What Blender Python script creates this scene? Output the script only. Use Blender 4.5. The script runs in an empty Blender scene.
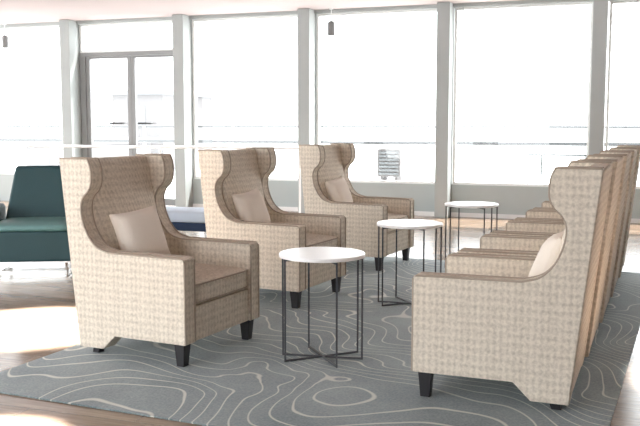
import bpy, bmesh, math, random
from mathutils import Vector, Matrix
random.seed(4)
R = math.radians
scene = bpy.context.scene
COL = scene.collection

# ------------------------------------------------------------------ camera
F_PX, CAM_H, HOR = 870.0, 1.3, 124.0
PITCH = math.atan((213 - HOR) / F_PX)
cam = bpy.data.cameras.new('camera')
cam.sensor_width = 36.0
cam.lens = F_PX / 640 * 36
cam.clip_end = 400
co = bpy.data.objects.new('camera', cam)
co.location = (0, 0, CAM_H)
co.rotation_euler = (math.pi / 2 - PITCH, 0, 0)
COL.objects.link(co)
scene.camera = co

# ------------------------------------------------------------------ materials
def newmat(name):
    m = bpy.data.materials.new(name)
    m.use_nodes = True
    nt = m.node_tree
    return m, nt, nt.nodes, nt.links, nt.nodes['Principled BSDF']

def plain(name, col, rough=0.6, metal=0.0, bump=0, bscale=60, var=0.06, vscale=6, spec=0.5):
    m, nt, N, L, b = newmat(name)
    tc = N.new('ShaderNodeTexCoord')
    nz = N.new('ShaderNodeTexNoise'); nz.inputs['Scale'].default_value = vscale
    nz.inputs['Detail'].default_value = 4
    L.new(tc.outputs['Object'], nz.inputs['Vector'])
    mx = N.new('ShaderNodeMix'); mx.data_type = 'RGBA'
    mx.inputs[6].default_value = tuple(c * (1 - var) for c in col) + (1,)
    mx.inputs[7].default_value = tuple(min(1, c * (1 + var)) for c in col) + (1,)
    L.new(nz.outputs['Fac'], mx.inputs[0])
    L.new(mx.outputs[2], b.inputs['Base Color'])
    b.inputs['Roughness'].default_value = rough
    b.inputs['Metallic'].default_value = metal
    b.inputs['Specular IOR Level'].default_value = spec
    if bump:
        n2 = N.new('ShaderNodeTexNoise'); n2.inputs['Scale'].default_value = bscale
        L.new(tc.outputs['Object'], n2.inputs['Vector'])
        bp = N.new('ShaderNodeBump'); bp.inputs['Strength'].default_value = bump
        bp.inputs['Distance'].default_value = 0.01
        L.new(n2.outputs['Fac'], bp.inputs['Height'])
        L.new(bp.outputs['Normal'], b.inputs['Normal'])
    return m

def math_node(N, L, op, a, b=None, c=None):
    n = N.new('ShaderNodeMath'); n.operation = op
    for i, v in enumerate((a, b, c)):
        if v is None: continue
        if isinstance(v, (int, float)): n.inputs[i].default_value = v
        else: L.new(v, n.inputs[i])
    return n.outputs[0]

def fabric(name, light, dark, period=0.034):
    """woven upholstery: a small diamond lattice in object space"""
    m, nt, N, L, b = newmat(name)
    tc = N.new('ShaderNodeTexCoord')
    sp = N.new('ShaderNodeSeparateXYZ'); L.new(tc.outputs['Object'], sp.inputs[0])
    x, y, z = sp.outputs
    k = math.pi / period
    s = math_node(N, L, 'ADD', x, y)
    d = math_node(N, L, 'SUBTRACT', x, y)
    zz = math_node(N, L, 'MULTIPLY', z, 0.75)
    u = math_node(N, L, 'SINE', math_node(N, L, 'MULTIPLY', math_node(N, L, 'ADD', s, zz), k))
    w = math_node(N, L, 'SINE', math_node(N, L, 'MULTIPLY', math_node(N, L, 'SUBTRACT', s, zz), k))
    v = math_node(N, L, 'SINE', math_node(N, L, 'MULTIPLY', d, k * 0.5))
    g = math_node(N, L, 'MULTIPLY', u, w)
    g = math_node(N, L, 'ADD', g, math_node(N, L, 'MULTIPLY', v, 0.15))
    nz = N.new('ShaderNodeTexNoise'); nz.inputs['Scale'].default_value = 75
    nz.inputs['Detail'].default_value = 3
    L.new(tc.outputs['Object'], nz.inputs['Vector'])
    n1 = math_node(N, L, 'MULTIPLY', math_node(N, L, 'SUBTRACT', nz.outputs['Fac'], 0.5), 2.2)
    g = math_node(N, L, 'ADD', math_node(N, L, 'MULTIPLY', g, 0.36), n1)
    mr = N.new('ShaderNodeMapRange'); mr.interpolation_type = 'SMOOTHSTEP'
    mr.inputs['From Min'].default_value = -1.3; mr.inputs['From Max'].default_value = 0.9
    L.new(g, mr.inputs['Value'])
    mx = N.new('ShaderNodeMix'); mx.data_type = 'RGBA'
    mx.inputs[6].default_value = (*dark, 1); mx.inputs[7].default_value = (*light, 1)
    L.new(mr.outputs[0], mx.inputs[0]); L.new(mx.outputs[2], b.inputs['Base Color'])
    b.inputs['Roughness'].default_value = 0.85
    b.inputs['Specular IOR Level'].default_value = 0.25
    bp = N.new('ShaderNodeBump'); bp.inputs['Strength'].default_value = 0.25; bp.inputs['Distance'].default_value = 0.004
    L.new(mr.outputs[0], bp.inputs['Height']); L.new(bp.outputs['Normal'], b.inputs['Normal'])
    return m

def glass_mat():
    m, nt, N, L, b = newmat('window_glass')
    N.remove(b)
    out = N['Material Output']
    tr = N.new('ShaderNodeBsdfTransparent'); tr.inputs[0].default_value = (0.97, 0.98, 0.98, 1)
    gl = N.new('ShaderNodeBsdfGlossy'); gl.inputs['Roughness'].default_value = 0.02
    lw = N.new('ShaderNodeLayerWeight'); fz = math_node(N, L, 'POWER', lw.outputs['Facing'], 5.0)
    fr = math_node(N, L, 'MULTIPLY_ADD', fz, 0.9, 0.035)
    mx = N.new('ShaderNodeMixShader')
    L.new(fr, mx.inputs[0]); L.new(tr.outputs[0], mx.inputs[1]); L.new(gl.outputs[0], mx.inputs[2])
    L.new(mx.outputs[0], out.inputs[0])
    return m

def floor_mat():
    m, nt, N, L, b = newmat('polished_wood_floor')
    tc = N.new('ShaderNodeTexCoord')
    mp = N.new('ShaderNodeMapping'); mp.inputs['Rotation'].default_value = (0, 0, R(0))
    L.new(tc.outputs['Object'], mp.inputs[0])
    br = N.new('ShaderNodeTexBrick')
    br.inputs['Scale'].default_value = 1.0
    br.inputs['Brick Width'].default_value = 1.1; br.inputs['Row Height'].default_value = 0.11
    br.inputs['Mortar Size'].default_value = 0.002
    br.inputs['Color1'].default_value = (0.36, 0.265, 0.19, 1)
    br.inputs['Color2'].default_value = (0.25, 0.175, 0.12, 1)
    br.inputs['Mortar'].default_value = (0.10, 0.065, 0.045, 1)
    L.new(mp.outputs[0], br.inputs['Vector'])
    m2 = N.new('ShaderNodeMapping'); m2.inputs['Scale'].default_value = (3, 40, 1)
    L.new(tc.outputs['Object'], m2.inputs[0])
    nz = N.new('ShaderNodeTexNoise'); nz.inputs['Scale'].default_value = 1.5; nz.inputs['Detail'].default_value = 6
    L.new(m2.outputs[0], nz.inputs['Vector'])
    mx = N.new('ShaderNodeMix'); mx.data_type = 'RGBA'; mx.blend_type = 'MULTIPLY'
    mx.inputs[0].default_value = 0.7
    cr = N.new('ShaderNodeValToRGB')
    cr.color_ramp.elements[0].position = 0.3; cr.color_ramp.elements[0].color = (0.55, 0.5, 0.47, 1)
    cr.color_ramp.elements[1].position = 0.7; cr.color_ramp.elements[1].color = (1, 1, 1, 1)
    L.new(nz.outputs['Fac'], cr.inputs[0])
    L.new(br.outputs['Color'], mx.inputs[6]); L.new(cr.outputs[0], mx.inputs[7])
    L.new(mx.outputs[2], b.inputs['Base Color'])
    n3 = N.new('ShaderNodeTexNoise'); n3.inputs['Scale'].default_value = 5; n3.inputs['Detail'].default_value = 5
    L.new(tc.outputs['Object'], n3.inputs['Vector'])
    mr = N.new('ShaderNodeMapRange'); mr.inputs['To Min'].default_value = 0.12; mr.inputs['To Max'].default_value = 0.30
    L.new(n3.outputs['Fac'], mr.inputs['Value']); L.new(mr.outputs[0], b.inputs['Roughness'])
    b.inputs['Specular IOR Level'].default_value = 0.5
    bp = N.new('ShaderNodeBump'); bp.inputs['Strength'].default_value = 0.12; bp.inputs['Distance'].default_value = 0.004
    L.new(nz.outputs['Fac'], bp.inputs['Height']); L.new(bp.outputs['Normal'], b.inputs['Normal'])
    return m

def rug_mat():
    m, nt, N, L, b = newmat('contour_line_rug')
    tc = N.new('ShaderNodeTexCoord')
    nz = N.new('ShaderNodeTexNoise'); nz.inputs['Scale'].default_value = 0.95
    nz.inputs['Detail'].default_value = 1.5; nz.inputs['Roughness'].default_value = 0.45
    nz.inputs['Distortion'].default_value = 0.5
    L.new(tc.outputs['Object'], nz.inputs['Vector'])
    sp = N.new('ShaderNodeSeparateXYZ'); L.new(tc.outputs['Object'], sp.inputs[0])
    h = math_node(N, L, 'MULTIPLY_ADD', nz.outputs['Fac'], 17.0, math_node(N, L, 'MULTIPLY_ADD', sp.outputs[1], 6.5, math_node(N, L, 'MULTIPLY', sp.outputs[0], 3.0)))
    pp = math_node(N, L, 'PINGPONG', h, 0.5)
    mr = N.new('ShaderNodeMapRange'); mr.interpolation_type = 'SMOOTHSTEP'
    mr.inputs['From Min'].default_value = 0.02; mr.inputs['From Max'].default_value = 0.075
    mr.inputs['To Min'].default_value = 1; mr.inputs['To Max'].default_value = 0
    L.new(pp, mr.inputs['Value'])
    # heathered ground
    n2 = N.new('ShaderNodeTexNoise'); n2.inputs['Scale'].default_value = 90; n2.inputs['Detail'].default_value = 4
    L.new(tc.outputs['Object'], n2.inputs['Vector'])
    n3 = N.new('ShaderNodeTexNoise'); n3.inputs['Scale'].default_value = 2.2; n3.inputs['Detail'].default_value = 3
    L.new(tc.outputs['Object'], n3.inputs['Vector'])
    cr = N.new('ShaderNodeValToRGB')
    cr.color_ramp.elements[0].position = 0.35; cr.color_ramp.elements[0].color = (0.085, 0.125, 0.138, 1)
    cr.color_ramp.elements[1].position = 0.68; cr.color_ramp.elements[1].color = (0.265, 0.315, 0.325, 1)
    L.new(math_node(N, L, 'MULTIPLY_ADD', n2.outputs['Fac'], 0.5, math_node(N, L, 'MULTIPLY', n3.outputs['Fac'], 0.5)), cr.inputs[0])
    mx = N.new('ShaderNodeMix'); mx.data_type = 'RGBA'
    mx.inputs[7].default_value = (0.66, 0.66, 0.60, 1)
    L.new(math_node(N, L, 'MULTIPLY', mr.outputs[0], 0.8), mx.inputs[0])
    L.new(cr.outputs[0], mx.inputs[6]); L.new(mx.outputs[2], b.inputs['Base Color'])
    b.inputs['Roughness'].default_value = 0.75
    b.inputs['Specular IOR Level'].default_value = 0.3
    b.inputs['Sheen Weight'].default_value = 0.3
    bp = N.new('ShaderNodeBump'); bp.inputs['Strength'].default_value = 0.4; bp.inputs['Distance'].default_value = 0.004
    L.new(n2.outputs['Fac'], bp.inputs['Height']); L.new(bp.outputs['Normal'], b.inputs['Normal'])
    return m

M = {
 'fabric': fabric('diamond_weave_upholstery', (0.83, 0.75, 0.64), (0.47, 0.41, 0.335), 0.030),
 'piping': plain('brown_piping', (0.40, 0.33, 0.265), 0.8),
 'pillow': plain('plain_tan_cloth', (0.88, 0.80, 0.71), 0.9, bump=0.3, bscale=150),
 'leg': plain('dark_stained_wood', (0.022, 0.021, 0.024), 0.4),
 'white_top': plain('white_laminate', (0.90, 0.885, 0.88), 0.3, var=0.01),
 'iron': plain('black_iron', (0.055, 0.057, 0.065), 0.5, metal=0.0),
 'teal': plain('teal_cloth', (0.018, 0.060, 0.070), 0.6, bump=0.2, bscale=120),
 'teal_sheen': plain('teal_cloth_sky_sheen', (0.13, 0.27, 0.27), 0.5, bump=0.2, bscale=120),  # sky reflection on the seat, put into its colour
 'chrome': plain('brushed_steel', (0.75, 0.74, 0.72), 0.25, metal=0.9, var=0.02),
 'ceiling': plain('ceiling_paint', (0.48, 0.405, 0.40), 0.9, var=0.012, vscale=2),
 'column': plain('column_paint', (0.40, 0.425, 0.42), 0.7, var=0.02),
 'lowwall': plain('low_wall_paint', (0.43, 0.475, 0.475), 0.75, var=0.03),
 'frame': plain('window_frame_paint', (0.82, 0.83, 0.82), 0.5, var=0.02),
 'doorframe': plain('door_frame_metal', (0.25, 0.255, 0.255), 0.45, var=0.04),
 'wall': plain('wall_paint', (0.30, 0.29, 0.28), 0.85, var=0.02),
 'skirt': plain('white_skirting', (0.85, 0.84, 0.83), 0.5, var=0.02),
 'rail_dark': plain('grey_painted_rail', (0.09, 0.092, 0.095), 0.9, spec=0.1),
 'rail_white': plain('white_painted_rail', (0.86, 0.87, 0.87), 0.35, var=0.02),
 'fixture': plain('grey_fixture', (0.22, 0.222, 0.225), 0.7),
 'deck': plain('pale_deck', (0.82, 0.82, 0.81), 0.8, var=0.05),
 'outside': plain('pale_render', (0.135, 0.125, 0.125), 0.9, var=0.03),
 'louvre': plain('grey_louvre_metal', (0.14, 0.145, 0.15), 0.8),
 'paleblue': plain('pale_blue_cloth', (0.56, 0.64, 0.74), 0.8, bump=0.2, bscale=120),
 'navy': plain('navy_cloth', (0.012, 0.030, 0.075), 0.8),
 'glass': glass_mat(), 'floor': floor_mat(), 'rug': rug_mat(),
}

# ------------------------------------------------------------------ mesh helpers
class MB:
    def __init__(self): self.bm = bmesh.new()
    def box(self, x0, x1, y0, y1, z0, z1):
        v = [self.bm.verts.new(p) for p in ((x0,y0,z0),(x1,y0,z0),(x1,y1,z0),(x0,y1,z0),(x0,y0,z1),(x1,y0,z1),(x1,y1,z1),(x0,y1,z1))]
        for f in ((3,2,1,0),(4,5,6,7),(0,1,5,4),(1,2,6,5),(2,3,7,6),(3,0,4,7)): self.bm.faces.new([v[i] for i in f])
        return v
    def frustum(self, cx, cy, z0, z1, s0, s1, dx=0, dy=0):
        v = []
        for z, s, ox, oy in ((z0, s0, dx, dy), (z1, s1, 0, 0)):
            for sx, sy in ((-1,-1),(1,-1),(1,1),(-1,1)):
                v.append(self.bm.verts.new((cx+ox+sx*s/2, cy+oy+sy*s/2, z)))
        for f in ((3,2,1,0),(4,5,6,7),(0,1,5,4),(1,2,6,5),(2,3,7,6),(3,0,4,7)): self.bm.faces.new([v[i] for i in f])
    def prism_x(self, prof, x0, x1):
        """prof: list of (y,z); extruded along x"""
        a = [self.bm.verts.new((x0, y, z)) for y, z in prof]
        b = [self.bm.verts.new((x1, y, z)) for y, z in prof]
        n = len(prof)
        self.bm.faces.new(a); self.bm.faces.new(b[::-1])
        for i in range(n):
            self.bm.faces.new((a[i], b[i], b[(i+1)%n], a[(i+1)%n]))
    def tube(self, pts, r, seg=8, closed=False, square=False):
        pts = [Vector(p) for p in pts]; n = len(pts); rings = []
        if square: seg = 4
        for i, p in enumerate(pts):
            if closed: t = (pts[(i+1)%n] - pts[i-1])
            else: t = pts[min(i+1, n-1)] - pts[max(i-1, 0)]
            t.normalize()
            up = Vector((0,0,1)) if abs(t.z) < 0.9 else Vector((1,0,0))
            a = t.cross(up).normalized(); b = a.cross(t).normalized()
            off = math.pi/4 if square else 0
            rr = r*1.414 if square else r
            rings.append([self.bm.verts.new(p + a*rr*math.cos(off+2*math.pi*k/seg) + b*rr*math.sin(off+2*math.pi*k/seg)) for k in range(seg)])
        m = n if closed else n-1
        for i in range(m):
            q, w = rings[i], rings[(i+1)%n]
            for k in range(seg): self.bm.faces.new((q[k], q[(k+1)%seg], w[(k+1)%seg], w[k]))
        if not closed:
            self.bm.faces.new(rings[0][::-1]); self.bm.faces.new(rings[-1])
    def lathe(self, prof, cx=0, cy=0, seg=48):
        rings = []
        for r, z in prof:
            rings.append([self.bm.verts.new((cx + r*math.cos(2*math.pi*k/seg), cy + r*math.sin(2*math.pi*k/seg), z)) for k in range(seg)])
        for q, w in zip(rings, rings[1:]):
            for k in range(seg): self.bm.faces.new((q[k], q[(k+1)%seg], w[(k+1)%seg], w[k]))
        self.bm.faces.new(rings[0][::-1]); self.bm.faces.new(rings[-1])
    def puff(self, c0, c1, bulge, n=10, corner=0.03):
        """rounded, puffed cushion filling box c0..c1 (before bulge); bulge=(bx,by,bz)"""
        c0 = Vector(c0); c1 = Vector(c1); ce = (c0+c1)/2; hs = (c1-c0)/2
        bm2 = bmesh.new()
        bmesh.ops.create_cube(bm2, size=2)
        bmesh.ops.subdivide_edges(bm2, edges=bm2.edges[:], cuts=n, use_grid_fill=True)
        vm = {}
        for v in bm2.verts:
            p = v.co.copy(); q = Vector((p.x*hs.x, p.y*hs.y, p.z*hs.z))
            # round corners
            inner = Vector([max(-(h-corner), min(h-corner, qq)) if h > corner else 0 for qq, h in zip(q, hs)])
            d = q - inner
            if d.length > 1e-6:
                q = inner + d.normalized()*min(corner, d.length) if d.length > corner else q
            fx, fy, fz = (1-p.x**2), (1-p.y**2), (1-p.z**2)
            q.x += bulge[0]*p.x*fy*fz; q.y += bulge[1]*p.y*fx*fz; q.z += bulge[2]*p.z*fx*fy
            vm[v] = self.bm.verts.new(q + ce)
        for f in bm2.faces: self.bm.faces.new([vm[v] for v in f.verts])
        bm2.free()
    def build(self, name, mat, parent=None, bevel=0, seg=3, smooth=True, angle=40):
        bmesh.ops.recalc_face_normals(self.bm, faces=self.bm.faces[:])
        me = bpy.data.meshes.new(name); self.bm.to_mesh(me); self.bm.free()
        me.materials.append(mat)
        o = bpy.data.objects.new(name, me); COL.objects.link(o)
        if parent: o.parent = parent
        if smooth:
            for p in me.polygons: p.use_smooth = True
            try: me.set_sharp_from_angle(angle=R(angle))
            except Exception: pass
        if bevel:
            bv = o.modifiers.new('bevel', 'BEVEL'); bv.width = bevel; bv.segments = seg
            bv.limit_method = 'ANGLE'; bv.angle_limit = R(40); bv.harden_normals = False
        return o

def tag(o, label, cat=None, group=None, kind=None):
    o['label'] = label
    if cat: o['category'] = cat
    if group: o['group'] = group
    if kind: o['kind'] = kind
    return o
def empty(name, loc=(0,0,0), rz=0):
    o = bpy.data.objects.new(name, None); o.empty_display_size = 0.2
    o.location = loc; o.rotation_euler = (0,0,rz); COL.objects.link(o)
    return o
def copy_tree(o, parent=None):
    c = o.copy(); COL.objects.link(c)
    if parent: c.parent = parent
    for ch in list(o.children): copy_tree(ch, c)
    return c
def spline(pts, sub=6):
    out = []
    n = len(pts)
    for i in range(n-1):
        p0, p1, p2, p3 = (Vector(pts[max(i-1,0)]), Vector(pts[i]), Vector(pts[i+1]), Vector(pts[min(i+2,n-1)]))
        for k in range(sub):
            t = k/sub
            out.append(tuple(0.5*((2*p1)+(p2-p0)*t+(2*p0-5*p1+4*p2-p3)*t*t+(3*p1-p0-3*p2+p3)*t**3)))
    out.append(tuple(pts[-1]))
    return out
def local(root, *a):
    root.location = a[0]; return root

# ------------------------------------------------------------------ the setting
TW = R(19.5); W0 = (0.25*math.sin(R(19.5)), 12.6+0.25*math.cos(R(19.5)), 0.0); CEIL = 2.945; SILL = 0.45
def wall_obj(o):                       # objects modelled in the window wall's own frame: x along it, +y outward
    o.location = W0; o.rotation_euler = (0, 0, -TW); return o
def struct(o, label=None):
    o['kind'] = 'structure'
    if label: o['label'] = label
    return o
COLS = [-6.34 + 2.03*i for i in range(7)]          # -6.34 ... 5.84
XL, XR, YB = -9.0, 7.4, -14.0                      # left edge, added right wall, rear edge (wall frame)

b = MB(); b.box(XL, XR, YB, 0.12, -0.12, 0.0)
struct(wall_obj(b.build('floor', M['floor'], smooth=False)), 'polished brown plank floor')
b = MB(); b.box(XL, XR, YB, 0.12, CEIL, CEIL+0.15)
struct(wall_obj(b.build('ceiling', M['ceiling'], smooth=False)), 'plain pinkish white ceiling')
b = MB(); b.box(XR, XR+0.15, YB, 0.12, -0.12, CEIL+0.15)  # unseen wall, put in to darken the fronts of the left row
struct(wall_obj(b.build('shade_wall_right', M['wall'], smooth=False)), 'plain beige side wall, unseen, added to darken the chair fronts')
b = MB(); b.box(2.0, XR, YB-0.15, YB, -0.12, CEIL+0.15)  # partial unseen wall, put in to darken the backs of the right row
struct(wall_obj(b.build('shade_wall_rear', M['wall'], smooth=False)), 'plain beige rear wall, unseen, added to darken the chair backs')
# low wall below the glass, left and right of the door
DOOR0, DOOR1 = COLS[1]+0.10, COLS[2]-0.10
b = MB(); b.box(XL, DOOR0, 0.0, 0.12, 0, SILL); b.box(DOOR1, XR, 0.0, 0.12, 0, SILL)
struct(wall_obj(b.build('wall_back', M['lowwall'], smooth=False)), 'low grey-green wall under the windows')
b = MB(); b.box(DOOR1, XR, -0.018, 0.0, 0, 0.06)
struct(wall_obj(b.build('baseboard_back', M['skirt'], smooth=False)), 'white baseboard under the windows')
# columns
for i, s in enumerate(COLS):
    b = MB(); b.box(s-0.095, s+0.085, -0.25, 0.12, 0, CEIL)
    struct(wall_obj(b.build('trim_%d' % (i+1), M['column'], bevel=0.006, smooth=False)), 'square grey column of the window wall')
b = MB(); b.box(XL, XR, -0.03, 0.10, CEIL-0.05, CEIL)
struct(wall_obj(b.build('trim_8', M['column'], smooth=False)), 'thin grey head rail along the ceiling')

def window(n, s0, s1, z0, z1):
    b = MB(); w = 0.035
    b.box(s0, s0+w, 0.02, 0.09, z0, z1); b.box(s1-w, s1, 0.02, 0.09, z0, z1)
    b.box(s0+w, s1-w, 0.02, 0.09, z0, z0+w); b.box(s0+w, s1-w, 0.02, 0.09, z1-w, z1)
    f = wall_obj(b.build('window_%d' % n, M['frame'], smooth=False)); struct(f, 'wide fixed window between two columns')
    b = MB(); b.box(s0+w, s1-w, 0.05, 0.058, z0+w, z1-w)
    b.build('pane', M['glass'], f, smooth=False)
    return f
n = 0
for i in range(6):
    if i == 1: continue
    n += 1
    window(n, COLS[i]+0.10, COLS[i+1]-0.10, SILL, CEIL-0.05)
DZ = 2.38
window(n+1, DOOR0, DOOR1, DZ+0.06, CEIL-0.05)
# double door
d = empty('door_1'); wall_obj(d); struct(d, 'glazed double door between the two left columns')
b = MB(); b.box(DOOR0, DOOR1, 0.0, 0.10, DZ, DZ+0.06)
b.box(DOOR0, DOOR0+0.10, 0.0, 0.10, 0, DZ); b.box(DOOR1-0.06, DOOR1, 0.0, 0.10, 0, DZ)
b.build('door_frame', M['doorframe'], d, bevel=0.004, smooth=False)
mid = (DOOR0+0.10+DOOR1-0.06)/2
for s0, s1, hs in ((DOOR0+0.105, mid-0.003, 1), (mid+0.003, DOOR1-0.065, -1)):
    b = MB(); w = 0.065
    b.box(s0, s0+w, 0.02, 0.07, 0.01, DZ-0.005); b.box(s1-w, s1, 0.02, 0.07, 0.01, DZ-0.005)
    b.box(s0+w, s1-w, 0.02, 0.07, 0.01, 0.12); b.box(s0+w, s1-w, 0.02, 0.07, DZ-0.04, DZ-0.005)
    leaf = b.build('door_leaf', M['doorframe'], d, smooth=False)
    b = MB(); b.box(s0+w, s1-w, 0.04, 0.048, 0.12, DZ-0.04); b.build('pane', M['glass'], leaf, smooth=False)
    hx = (s1-w-0.05) if hs > 0 else (s0+w+0.05)
    b = MB(); z = 1.31
    b.tube([(hx - hs*0.26, -0.035, z), (hx - hs*0.02, -0.035, z)], 0.014)
    b.tube([(hx - hs*0.24, -0.035, z), (hx - hs*0.24, 0.045, z)], 0.009); b.tube([(hx - hs*0.04, -0.035, z), (hx - hs*0.04, 0.045, z)], 0.009)
    b.build('door_handle', M['rail_dark'], leaf)
# deck outside
b = MB(); b.box(-14, 12, 0.12, 11, -0.2, -0.06)
struct(wall_obj(b.build('deck', M['deck'], smooth=False)), 'pale terrace deck outside the windows')

# ------------------------------------------------------------------ rug
QA = R(23.5)
rq = Vector((math.cos(QA), -math.sin(QA))); rr = Vector((math.sin(QA), math.cos(QA)))
def room(q, r, z=0): v = rq*q + rr*r; return (v.x, v.y, z)
RUG_T = 0.008
q0, q1, r0, r1 = -3.31, -0.305, 3.15, 8.0
b = MB(); b.box(-(q1-q0)/2, (q1-q0)/2, -(r1-r0)/2, (r1-r0)/2, 0, RUG_T)
rug = b.build('rug', M['rug'], bevel=0.003, smooth=False)
rug.location = room((q0+q1)/2, (r0+r1)/2, 0.0); rug.rotation_euler = (0, 0, -QA)
tag(rug, 'large grey-blue rug with pale wavy contour lines under the armchairs', 'rug')

# ------------------------------------------------------------------ wing armchair (faces local +y, front plane y = D0)
D0, WX, AT = 0.38, 0.385, 0.10
def T(t): return D0 - t
UP = [(0.0,0.125),(0.0,0.585)]
CURVE = spline([(0.50,0.587),(0.58,0.612),(0.64,0.672),(0.678,0.755),(0.688,0.835),(0.668,0.89),(0.632,0.925),(0.612,0.975),(0.615,1.05),(0.635,1.10)], 5)
BACK = [(0.835,1.10),(0.72,0.045),(0.55,0.045),(0.47,0.125)]
PROF = UP + CURVE + BACK
def make_chair():
    root = empty('wing_armchair')
    for s in (-1, 1):
        xo, xi = s*WX, s*(WX-AT)
        b = MB(); b.prism_x([(T(t), z) for t, z in PROF], min(xo,xi), max(xo,xi))
        arm = b.build('arm', M['fabric'], root, bevel=0.014)
        line = [(0.0,0.13),(0.0,0.30),(0.0,0.57),(0.015,0.585),(0.25,0.586)] + CURVE + [(0.72,1.10),(0.83,1.10)]
        b = MB()
        for x in (xo - s*0.005, xi + s*0.005):
            b.tube([(x, T(t)+(0.0 if t else 0.001), z+0.001) for t, z in line], 0.0055, 6)
        b.build('piping', M['piping'], arm)
    xi = WX-AT
    # backrest: leaning slab with a padded inner face
    b = MB()
    nz, nx = 12, 8
    f_, k_ = [], []
    for i in range(nz+1):
        v = i/nz
        rowf, rowb = [], []
        for j in range(nx+1):
            u = j/nx*2-1
            z = 0.30 + v*0.795
            tf = 0.575 + 0.165*v - 0.035*(1-u*u)*math.sin(math.pi*min(1, v*1.02))
            rowf.append(b.bm.verts.new((u*(xi+0.001), T(tf), z)))
            zb = 0.05 + v*1.045
            rowb.append(b.bm.verts.new((u*(xi+0.001), T(0.7185+0.115*v), zb)))
        f_.append(rowf); k_.append(rowb)
    for i in range(nz):
        for j in range(nx):
            b.bm.faces.new((f_[i][j], f_[i][j+1], f_[i+1][j+1], f_[i+1][j]))
            b.bm.faces.new((k_[i][j+1], k_[i][j], k_[i+1][j], k_[i+1][j+1]))
        b.bm.faces.new((f_[i+1][0], k_[i+1][0], k_[i][0], f_[i][0])); b.bm.faces.new((f_[i][nx], k_[i][nx], k_[i+1][nx], f_[i+1][nx]))
    for j in range(nx):
        b.bm.faces.new((f_[nz][j], f_[nz][j+1], k_[nz][j+1], k_[nz][j])); b.bm.faces.new((f_[0][j+1], f_[0][j], k_[0][j], k_[0][j+1]))
    b.build('backrest', M['fabric'], root, bevel=0.012)
    b = MB(); b.box(-xi, xi, T(0.60), T(0.012), 0.125, 0.315)
    b.build('seat_frame', M['fabric'], root, bevel=0.008)
    b = MB(); b.puff((-xi+0.004, T(0.61), 0.315), (xi-0.004, T(0.008), 0.45), (0, 0.008, 0.018), 9, 0.028)
    cu = b.build('seat_cushion', M['fabric'], root, angle=80)
    b = MB()
    for z in (0.335, 0.432):
        yf = T(0.008)+0.004
        b.tube([(-xi+0.02, yf-0.01, z), (-xi+0.05, yf, z), (xi-0.05, yf, z), (xi-0.02, yf-0.01, z)], 0.0045, 6)
    b.build('piping', M['piping'], cu)
    for s in (-1, 1):
        b = MB(); b.frustum(s*(WX-0.055), T(0.055), 0.0, 0.13, 0.046, 0.066, 0, 0); b.build('leg', M['leg'], root, bevel=0.003)
    for s in (-1, 1):
        b = MB(); b.frustum(s*(WX-0.085), T(0.645), 0.0, 0.05, 0.044, 0.052, 0, -0.015); b.build('leg', M['leg'], root, bevel=0.003)
    return root
def make_pillow():
    b = MB()
    # square scatter cushion, standing in its local x-z plane, base at z=0, thickness along y
    bm2 = bmesh.new(); bmesh.ops.create_cube(bm2, size=2)
    bmesh.ops.subdivide_edges(bm2, edges=bm2.edges[:], cuts=11, use_grid_fill=True)
    vm = {}
    S = 0.160
    for v in bm2.verts:
        p = v.co; ex, ez = p.x, p.z
        pinch = 1 - 0.07*(1-ex*ex)*abs(ez)**3; pinch2 = 1 - 0.07*(1-ez*ez)*abs(ex)**3
        th = 0.010 + 0.062*((1-ex**4)*(1-ez**4))**0.7
        vm[v] = b.bm.verts.new((ex*S*pinch2, p.y*th, ez*S*pinch + S))
    for f in bm2.faces: b.bm.faces.new([vm[v] for v in f.verts])
    bm2.free()
    return b.build('throw_pillow', M['pillow'], angle=70)

proto = make_chair(); pil = make_pillow()
used = [False, False]
def place_chair(near, rz, near_side, label, group, pillow=None, ptilt=0.0, poff=0.0, pt=0.475, yaw=0.0, lean=16):
    """near = floor point of the front leg nearest the camera; near_side = which local side (+1/-1) that leg is on"""
    o = proto if not used[0] else copy_tree(proto); used[0] = True
    off = Matrix.Rotation(rz, 3, 'Z') @ Vector((near_side*(WX-0.055), T(0.055), 0))
    o.location = (near[0]-off.x, near[1]-off.y, RUG_T); o.rotation_euler = (0,0,rz)
    tag(o, label, 'armchair', group)
    if pillow:
        p = pil if not used[1] else pil.copy()
        if used[1]: COL.objects.link(p)
        used[1] = True
        q = Matrix.Translation(o.location) @ Matrix.Rotation(rz, 4, 'Z') @ Matrix.Translation((poff, T(pt), 0.468+0.19*abs(math.sin(ptilt)))) @ Matrix.Rotation(yaw, 4, 'Z') @ Matrix.Rotation(R(lean), 4, 'X') @ Matrix.Rotation(ptilt, 4, 'Y')
        p.matrix_world = q
        tag(p, pillow, 'pillow', 'tan throw pillows on the armchairs')
    return o
GL = 'armchairs of the left row'; GR = 'armchairs of the right row'
LZ = -R(90+26.5)
place_chair((-0.737, 4.565), LZ, 1, 'patterned beige wing armchair nearest the camera in left row, beside teal chair', GL, 'square tan pillow in the nearest armchair of the left row', R(7), 0.03, 0.50, R(-18), 18)
place_chair((-0.17, 6.045), LZ, 1, 'patterned beige wing armchair in the middle of the left row', GL, 'square tan pillow in the middle armchair of the left row', R(6), 0.05, 0.52, R(-6), 19)
place_chair((0.523, 7.615), LZ, 1, 'patterned beige wing armchair farthest back in left row, near the windows', GL, 'square tan pillow in the farthest armchair of the left row', R(6), 0.05, 0.52, R(-4), 19)
RZ = R(68.5)
rv = Vector((math.sin(R(22.5)), math.cos(R(22.5))))
names = ['beige wing armchair seen side-on in right foreground, nearest of right row',
         'beige wing armchair second from the camera in the right row',
         'beige wing armchair third from the camera in the right row',
         'beige wing armchair fourth from the camera in the right row',
         'beige wing armchair farthest back in the right row, nearest the windows']
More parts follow.
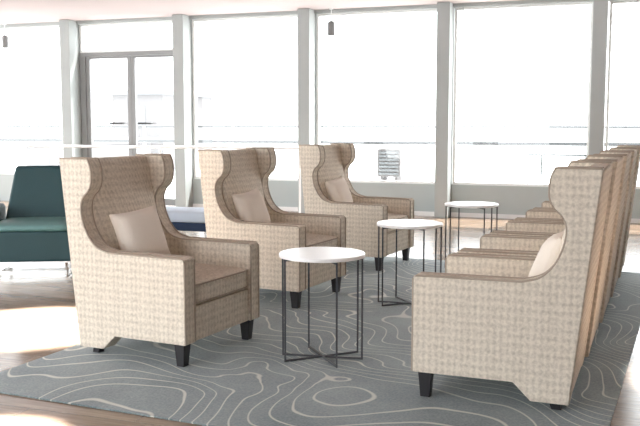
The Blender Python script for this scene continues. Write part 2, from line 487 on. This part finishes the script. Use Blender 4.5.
for i in range(5):
    pt = Vector((0.507, 4.053)) + rv*0.875*i
    place_chair((pt.x, pt.y), RZ, -1, names[i], GR, 'square tan pillow in the nearest armchair of the right row' if i == 0 else None, 0, 0, 0.52, 0, 22)

# ------------------------------------------------------------------ side tables
def make_table():
    root = empty('side_table')
    b = MB(); b.lathe([(0.225,0.566),(0.237,0.569),(0.238,0.583),(0.234,0.588),(0.0005,0.588)], seg=64)
    b.build('table_top', M['white_top'], root, angle=50)
    r = 0.224
    for k, ang in enumerate((-12, 26, 110)):
        a = R(ang); ux, uy = math.cos(a), math.sin(a); t = 0.005; e = 0.0006*k
        b = MB()
        z0, z1 = t, 0.560 - e
        for s in (-1, 1):
            b.tube([(s*ux*r, s*uy*r, 0.0), (s*ux*r, s*uy*r, 0.566)], t, square=True)
        b.tube([(-ux*r, -uy*r, z0+e), (ux*r, uy*r, z0+e)], t, square=True)
        b.tube([(-ux*r, -uy*r, z1), (ux*r, uy*r, z1)], t, square=True)
        b.build('frame_hoop', M['iron'], root, smooth=False)
    return root
tb = make_table()
for i, (p, z, lab) in enumerate((
    ((0.012, 4.74), RUG_T, 'round white side table with black wire frame nearest the camera, on the rug'),
    ((0.645, 6.20), RUG_T, 'round white side table with black wire frame between the two rows, second from the camera'),
    ((1.35, 7.72), RUG_T, 'round white side table with black wire frame farthest back, near the window wall'))):
    o = tb if i == 0 else copy_tree(tb)
    o.location = (p[0], p[1], z); tag(o, lab, 'side table', 'round white side tables')

# ------------------------------------------------------------------ teal lounge chair
t = empty('lounge_chair', (-2.50, 7.62, 0), R(6))   # its front faces local -y
tag(t, 'dark teal upholstered lounge chair on a steel sled base at left edge', 'armchair')
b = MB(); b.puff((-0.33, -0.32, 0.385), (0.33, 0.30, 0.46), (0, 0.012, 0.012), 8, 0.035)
tag(b.build('seat', M['teal_sheen'], t, angle=80), 'teal seat pad, paled by a painted sky reflection')
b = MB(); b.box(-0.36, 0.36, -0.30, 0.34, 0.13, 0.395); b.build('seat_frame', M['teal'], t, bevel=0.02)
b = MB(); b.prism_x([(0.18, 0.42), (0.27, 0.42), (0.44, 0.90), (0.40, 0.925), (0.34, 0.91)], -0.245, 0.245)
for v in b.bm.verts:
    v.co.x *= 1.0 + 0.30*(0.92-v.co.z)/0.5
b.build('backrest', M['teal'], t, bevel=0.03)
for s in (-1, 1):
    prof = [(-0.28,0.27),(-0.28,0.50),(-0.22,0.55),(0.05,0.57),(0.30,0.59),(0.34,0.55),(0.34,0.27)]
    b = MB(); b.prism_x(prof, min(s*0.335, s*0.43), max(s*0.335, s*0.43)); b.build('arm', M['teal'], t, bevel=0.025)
    b = MB(); x = s*0.30
    b.tube([(x, -0.27, 0.12), (x, -0.27, 0.02), (x, 0.30, 0.02), (x, 0.30, 0.12)], 0.012, square=True)
    b.build('sled_leg', M['chrome'], t, smooth=False)
b = MB(); b.tube([(-0.30, -0.27, 0.035), (0.30, -0.27, 0.035)], 0.014, square=True); b.tube([(-0.30, 0.30, 0.035), (0.30, 0.30, 0.035)], 0.014, square=True)
b.box(-0.33, 0.33, -0.28, 0.31, 0.11, 0.13)
b.build('base_bar', M['chrome'], t, smooth=False)

# ------------------------------------------------------------------ pale blue bench behind the left row
t = empty('ottoman', (-1.48, 9.6, 0), -TW)
tag(t, 'low pale blue ottoman with navy base behind the left armchairs', 'ottoman')
b = MB(); b.puff((-0.40, -0.25, 0.235), (0.40, 0.25, 0.36), (0, 0.008, 0.012), 8, 0.03); b.build('cushion', M['paleblue'], t, angle=80)
b = MB(); b.box(-0.39, 0.39, -0.245, 0.245, 0.15, 0.24); b.build('base', M['navy'], t, bevel=0.01)
for sx in (-1, 1):
    for sy in (-1, 1):
        b = MB(); b.frustum(sx*0.34, sy*0.20, 0, 0.155, 0.025, 0.035); b.build('leg', M['chrome'], t)

# ------------------------------------------------------------------ indoor handrail and outdoor railing
h = empty('handrail'); wall_obj(h); tag(h, 'thin white handrail on posts running along the inside of the left windows', 'handrail')
b = MB(); b.tube([(-7.6, -0.55, 0.955), (-0.15, -0.55, 0.955)], 0.022); b.build('rail', M['rail_white'], h)
for s in (-6.9, -2.45, -0.2):
    b = MB(); b.tube([(s, -0.55, 0.0), (s, -0.55, 0.945)], 0.016); b.lathe([(0.05, 0.0), (0.05, 0.012), (0.02, 0.016)], s, -0.55, 20); b.build('post', M['rail_white'], h)
h = empty('balcony_railing'); wall_obj(h); tag(h, 'grey terrace railing with a thin upper wire outside the windows', 'railing')
b = MB(); b.tube([(-9, 3.0, 0.965), (9, 3.0, 0.965)], 0.032); b.build('rail', M['rail_dark'], h)
b = MB(); b.tube([(-9, 3.0, 1.25), (9, 3.0, 1.25)], 0.019); b.build('wire', M['rail_dark'], h)
for i in range(10):
    s = -8.7 + i*1.93
    b = MB(); b.box(s-0.02, s+0.02, 2.98, 3.02, -0.06, 1.26); b.build('post', M['rail_white'], h, smooth=False)
h = empty('stair_handrail'); wall_obj(h); tag(h, 'lower grey stair handrail outside the right window', 'handrail')
b = MB(); b.tube([(2.75, 1.6, 0.02), (2.75, 1.6, 0.83), (4.9, 1.6, 0.83)], 0.016); b.build('rail', M['rail_dark'], h)
for s in (2.95, 3.6, 4.85):
    b = MB(); b.tube([(s, 1.6, -0.06), (s, 1.6, 0.82)], 0.014); b.build('post', M['rail_dark'], h)

# small things by and beyond the glass
def hanging_spot(s, z0, label):
    o = empty('pendant_spotlight'); wall_obj(o); tag(o, label, 'spotlight', 'pendant spotlights by the windows')
    b = MB(); b.lathe([(0.044, z0), (0.052, z0+0.02), (0.052, z0+0.19), (0.02, z0+0.21)], s, -0.12, 24); b.build('lamp_head', M['fixture'], o)
    b = MB(); b.tube([(s, -0.12, z0+0.205), (s, -0.12, CEIL-0.01)], 0.006); b.lathe([(0.03, CEIL-0.012), (0.03, CEIL)], s, -0.12, 20); b.build('rod', M['rail_white'], o)
hanging_spot(0.125, 2.56, 'small grey spotlight hanging in the window behind the middle of the left row')
hanging_spot(-5.56, 2.55, 'small grey spotlight hanging in the leftmost window')
b = MB(); b.tube([(2.0, -0.02, CEIL-0.05), (2.0, -0.02, 1.75)], 0.004); b.lathe([(0.006,1.70),(0.009,1.72),(0.006,1.76)], 2.0, -0.02, 10)
tag(wall_obj(b.build('blind_cord', M['fixture'])), 'thin grey blind cord hanging beside the fourth column', 'cord')
o = empty('air_conditioner'); wall_obj(o); tag(o, 'pale grey louvred air conditioner on the terrace outside, beyond the farthest left-row armchair', 'air conditioner')
b = MB(); b.box(0.17, 0.57, 2.2, 2.55, 0.40, 0.88); b.build('casing', M['outside'], o, bevel=0.01)
b = MB()
for i in range(7): b.box(0.20, 0.54, 2.185, 2.2, 0.44+i*0.06, 0.475+i*0.06)
b.build('louvre', M['louvre'], o, smooth=False)
b = MB(); b.box(0.22, 0.27, 2.22, 2.5, -0.06, 0.40); b.box(0.47, 0.52, 2.22, 2.5, -0.06, 0.40); b.build('stand', M['outside'], o, smooth=False)
# pale buildings far outside
def building(s0, s1, y0, y1, z1, nw, label):
    o = empty('building'); wall_obj(o); tag(o, label, 'building', 'pale buildings beyond the terrace')
    b = MB(); b.box(s0, s1, y0, y1, -6, z1); b.build('wall', M['outside'], o, smooth=False)
    b = MB(); b.box(s0-0.3, s1+0.3, y0-0.3, y1+0.3, z1, z1+0.25); b.build('roof', M['louvre'], o, smooth=False)
    for i in range(nw):
        c = s0 + (i+0.5)*(s1-s0)/nw
        b = MB(); b.box(c-0.5, c+0.5, y0-0.04, y0+0.02, z1-1.8, z1-0.6); b.build('window', M['louvre'], o, smooth=False)
building(-22.6, -19.4, 22, 28, 0.35, 2, 'pale low building beyond the terrace, seen through leftmost window')
building(-23.0, -19.8, 30, 36, 2.9, 1, 'taller pale building seen through the glazed door')

# ------------------------------------------------------------------ light
def patchlight(px_floor, energy, label, size=34):  # unseen spot, added to whiten a patch of floor like sun
    x, y = px_floor
    o = empty('added_patchlight', (x, y, CEIL)); tag(o, label, 'added light', 'added lights for the white floor patches')
    b = MB(); b.lathe([(0.055,-0.004),(0.075,-0.008),(0.08,0.0),(0.05,0.0)], 0, 0, 32); b.build('trim_ring', M['rail_white'], o)
    l = bpy.data.lights.new('patchlight_lamp', 'SPOT'); l.energy = energy; l.spot_size = R(size); l.spot_blend = 0.5; l.shadow_soft_size = 0.04
    l.color = (1, 0.985, 0.97)
    lo = bpy.data.objects.new('patchlight_lamp', l); lo.location = (x, y, CEIL-0.03); COL.objects.link(lo)
patchlight((-1.85, 5.5), 2100, 'added unseen downlight above the bare floor by the teal chair', 26)
patchlight((-1.38, 3.45), 1800, 'added unseen downlight above the floor at the near left', 15)
patchlight((2.25, 4.2), 1200, 'added unseen downlight above the floor at the right', 28)

sl = bpy.data.lights.new('sun', 'SUN'); sl.energy = 4.0; sl.angle = R(0.6); sl.color = (1, 0.98, 0.95)
so = bpy.data.objects.new('sun', sl); COL.objects.link(so)
sd = Vector((math.sin(TW)*0.9 + math.cos(TW)*0.8, math.cos(TW)*0.9 - math.sin(TW)*0.8, 2.0))       # towards the sun: high, beyond the windows
so.rotation_euler = sd.to_track_quat('Z', 'Y').to_euler(); so.location = (4, 20, 12)
w = bpy.data.worlds.new('world'); scene.world = w; w.use_nodes = True
bg = w.node_tree.nodes['Background']
bg.inputs[0].default_value = (0.95, 0.985, 1.0, 1); bg.inputs[1].default_value = 1.9

scene.view_settings.view_transform = 'Standard'
scene.view_settings.look = 'None'
scene.view_settings.exposure = 1.85
scene.view_settings.gamma = 1.0
scene.view_settings.use_curve_mapping = False
scene.cycles.max_bounces = 10
scene.cycles.diffuse_bounces = 6
scene.cycles.transparent_max_bounces = 12
scene.cycles.use_denoising = True
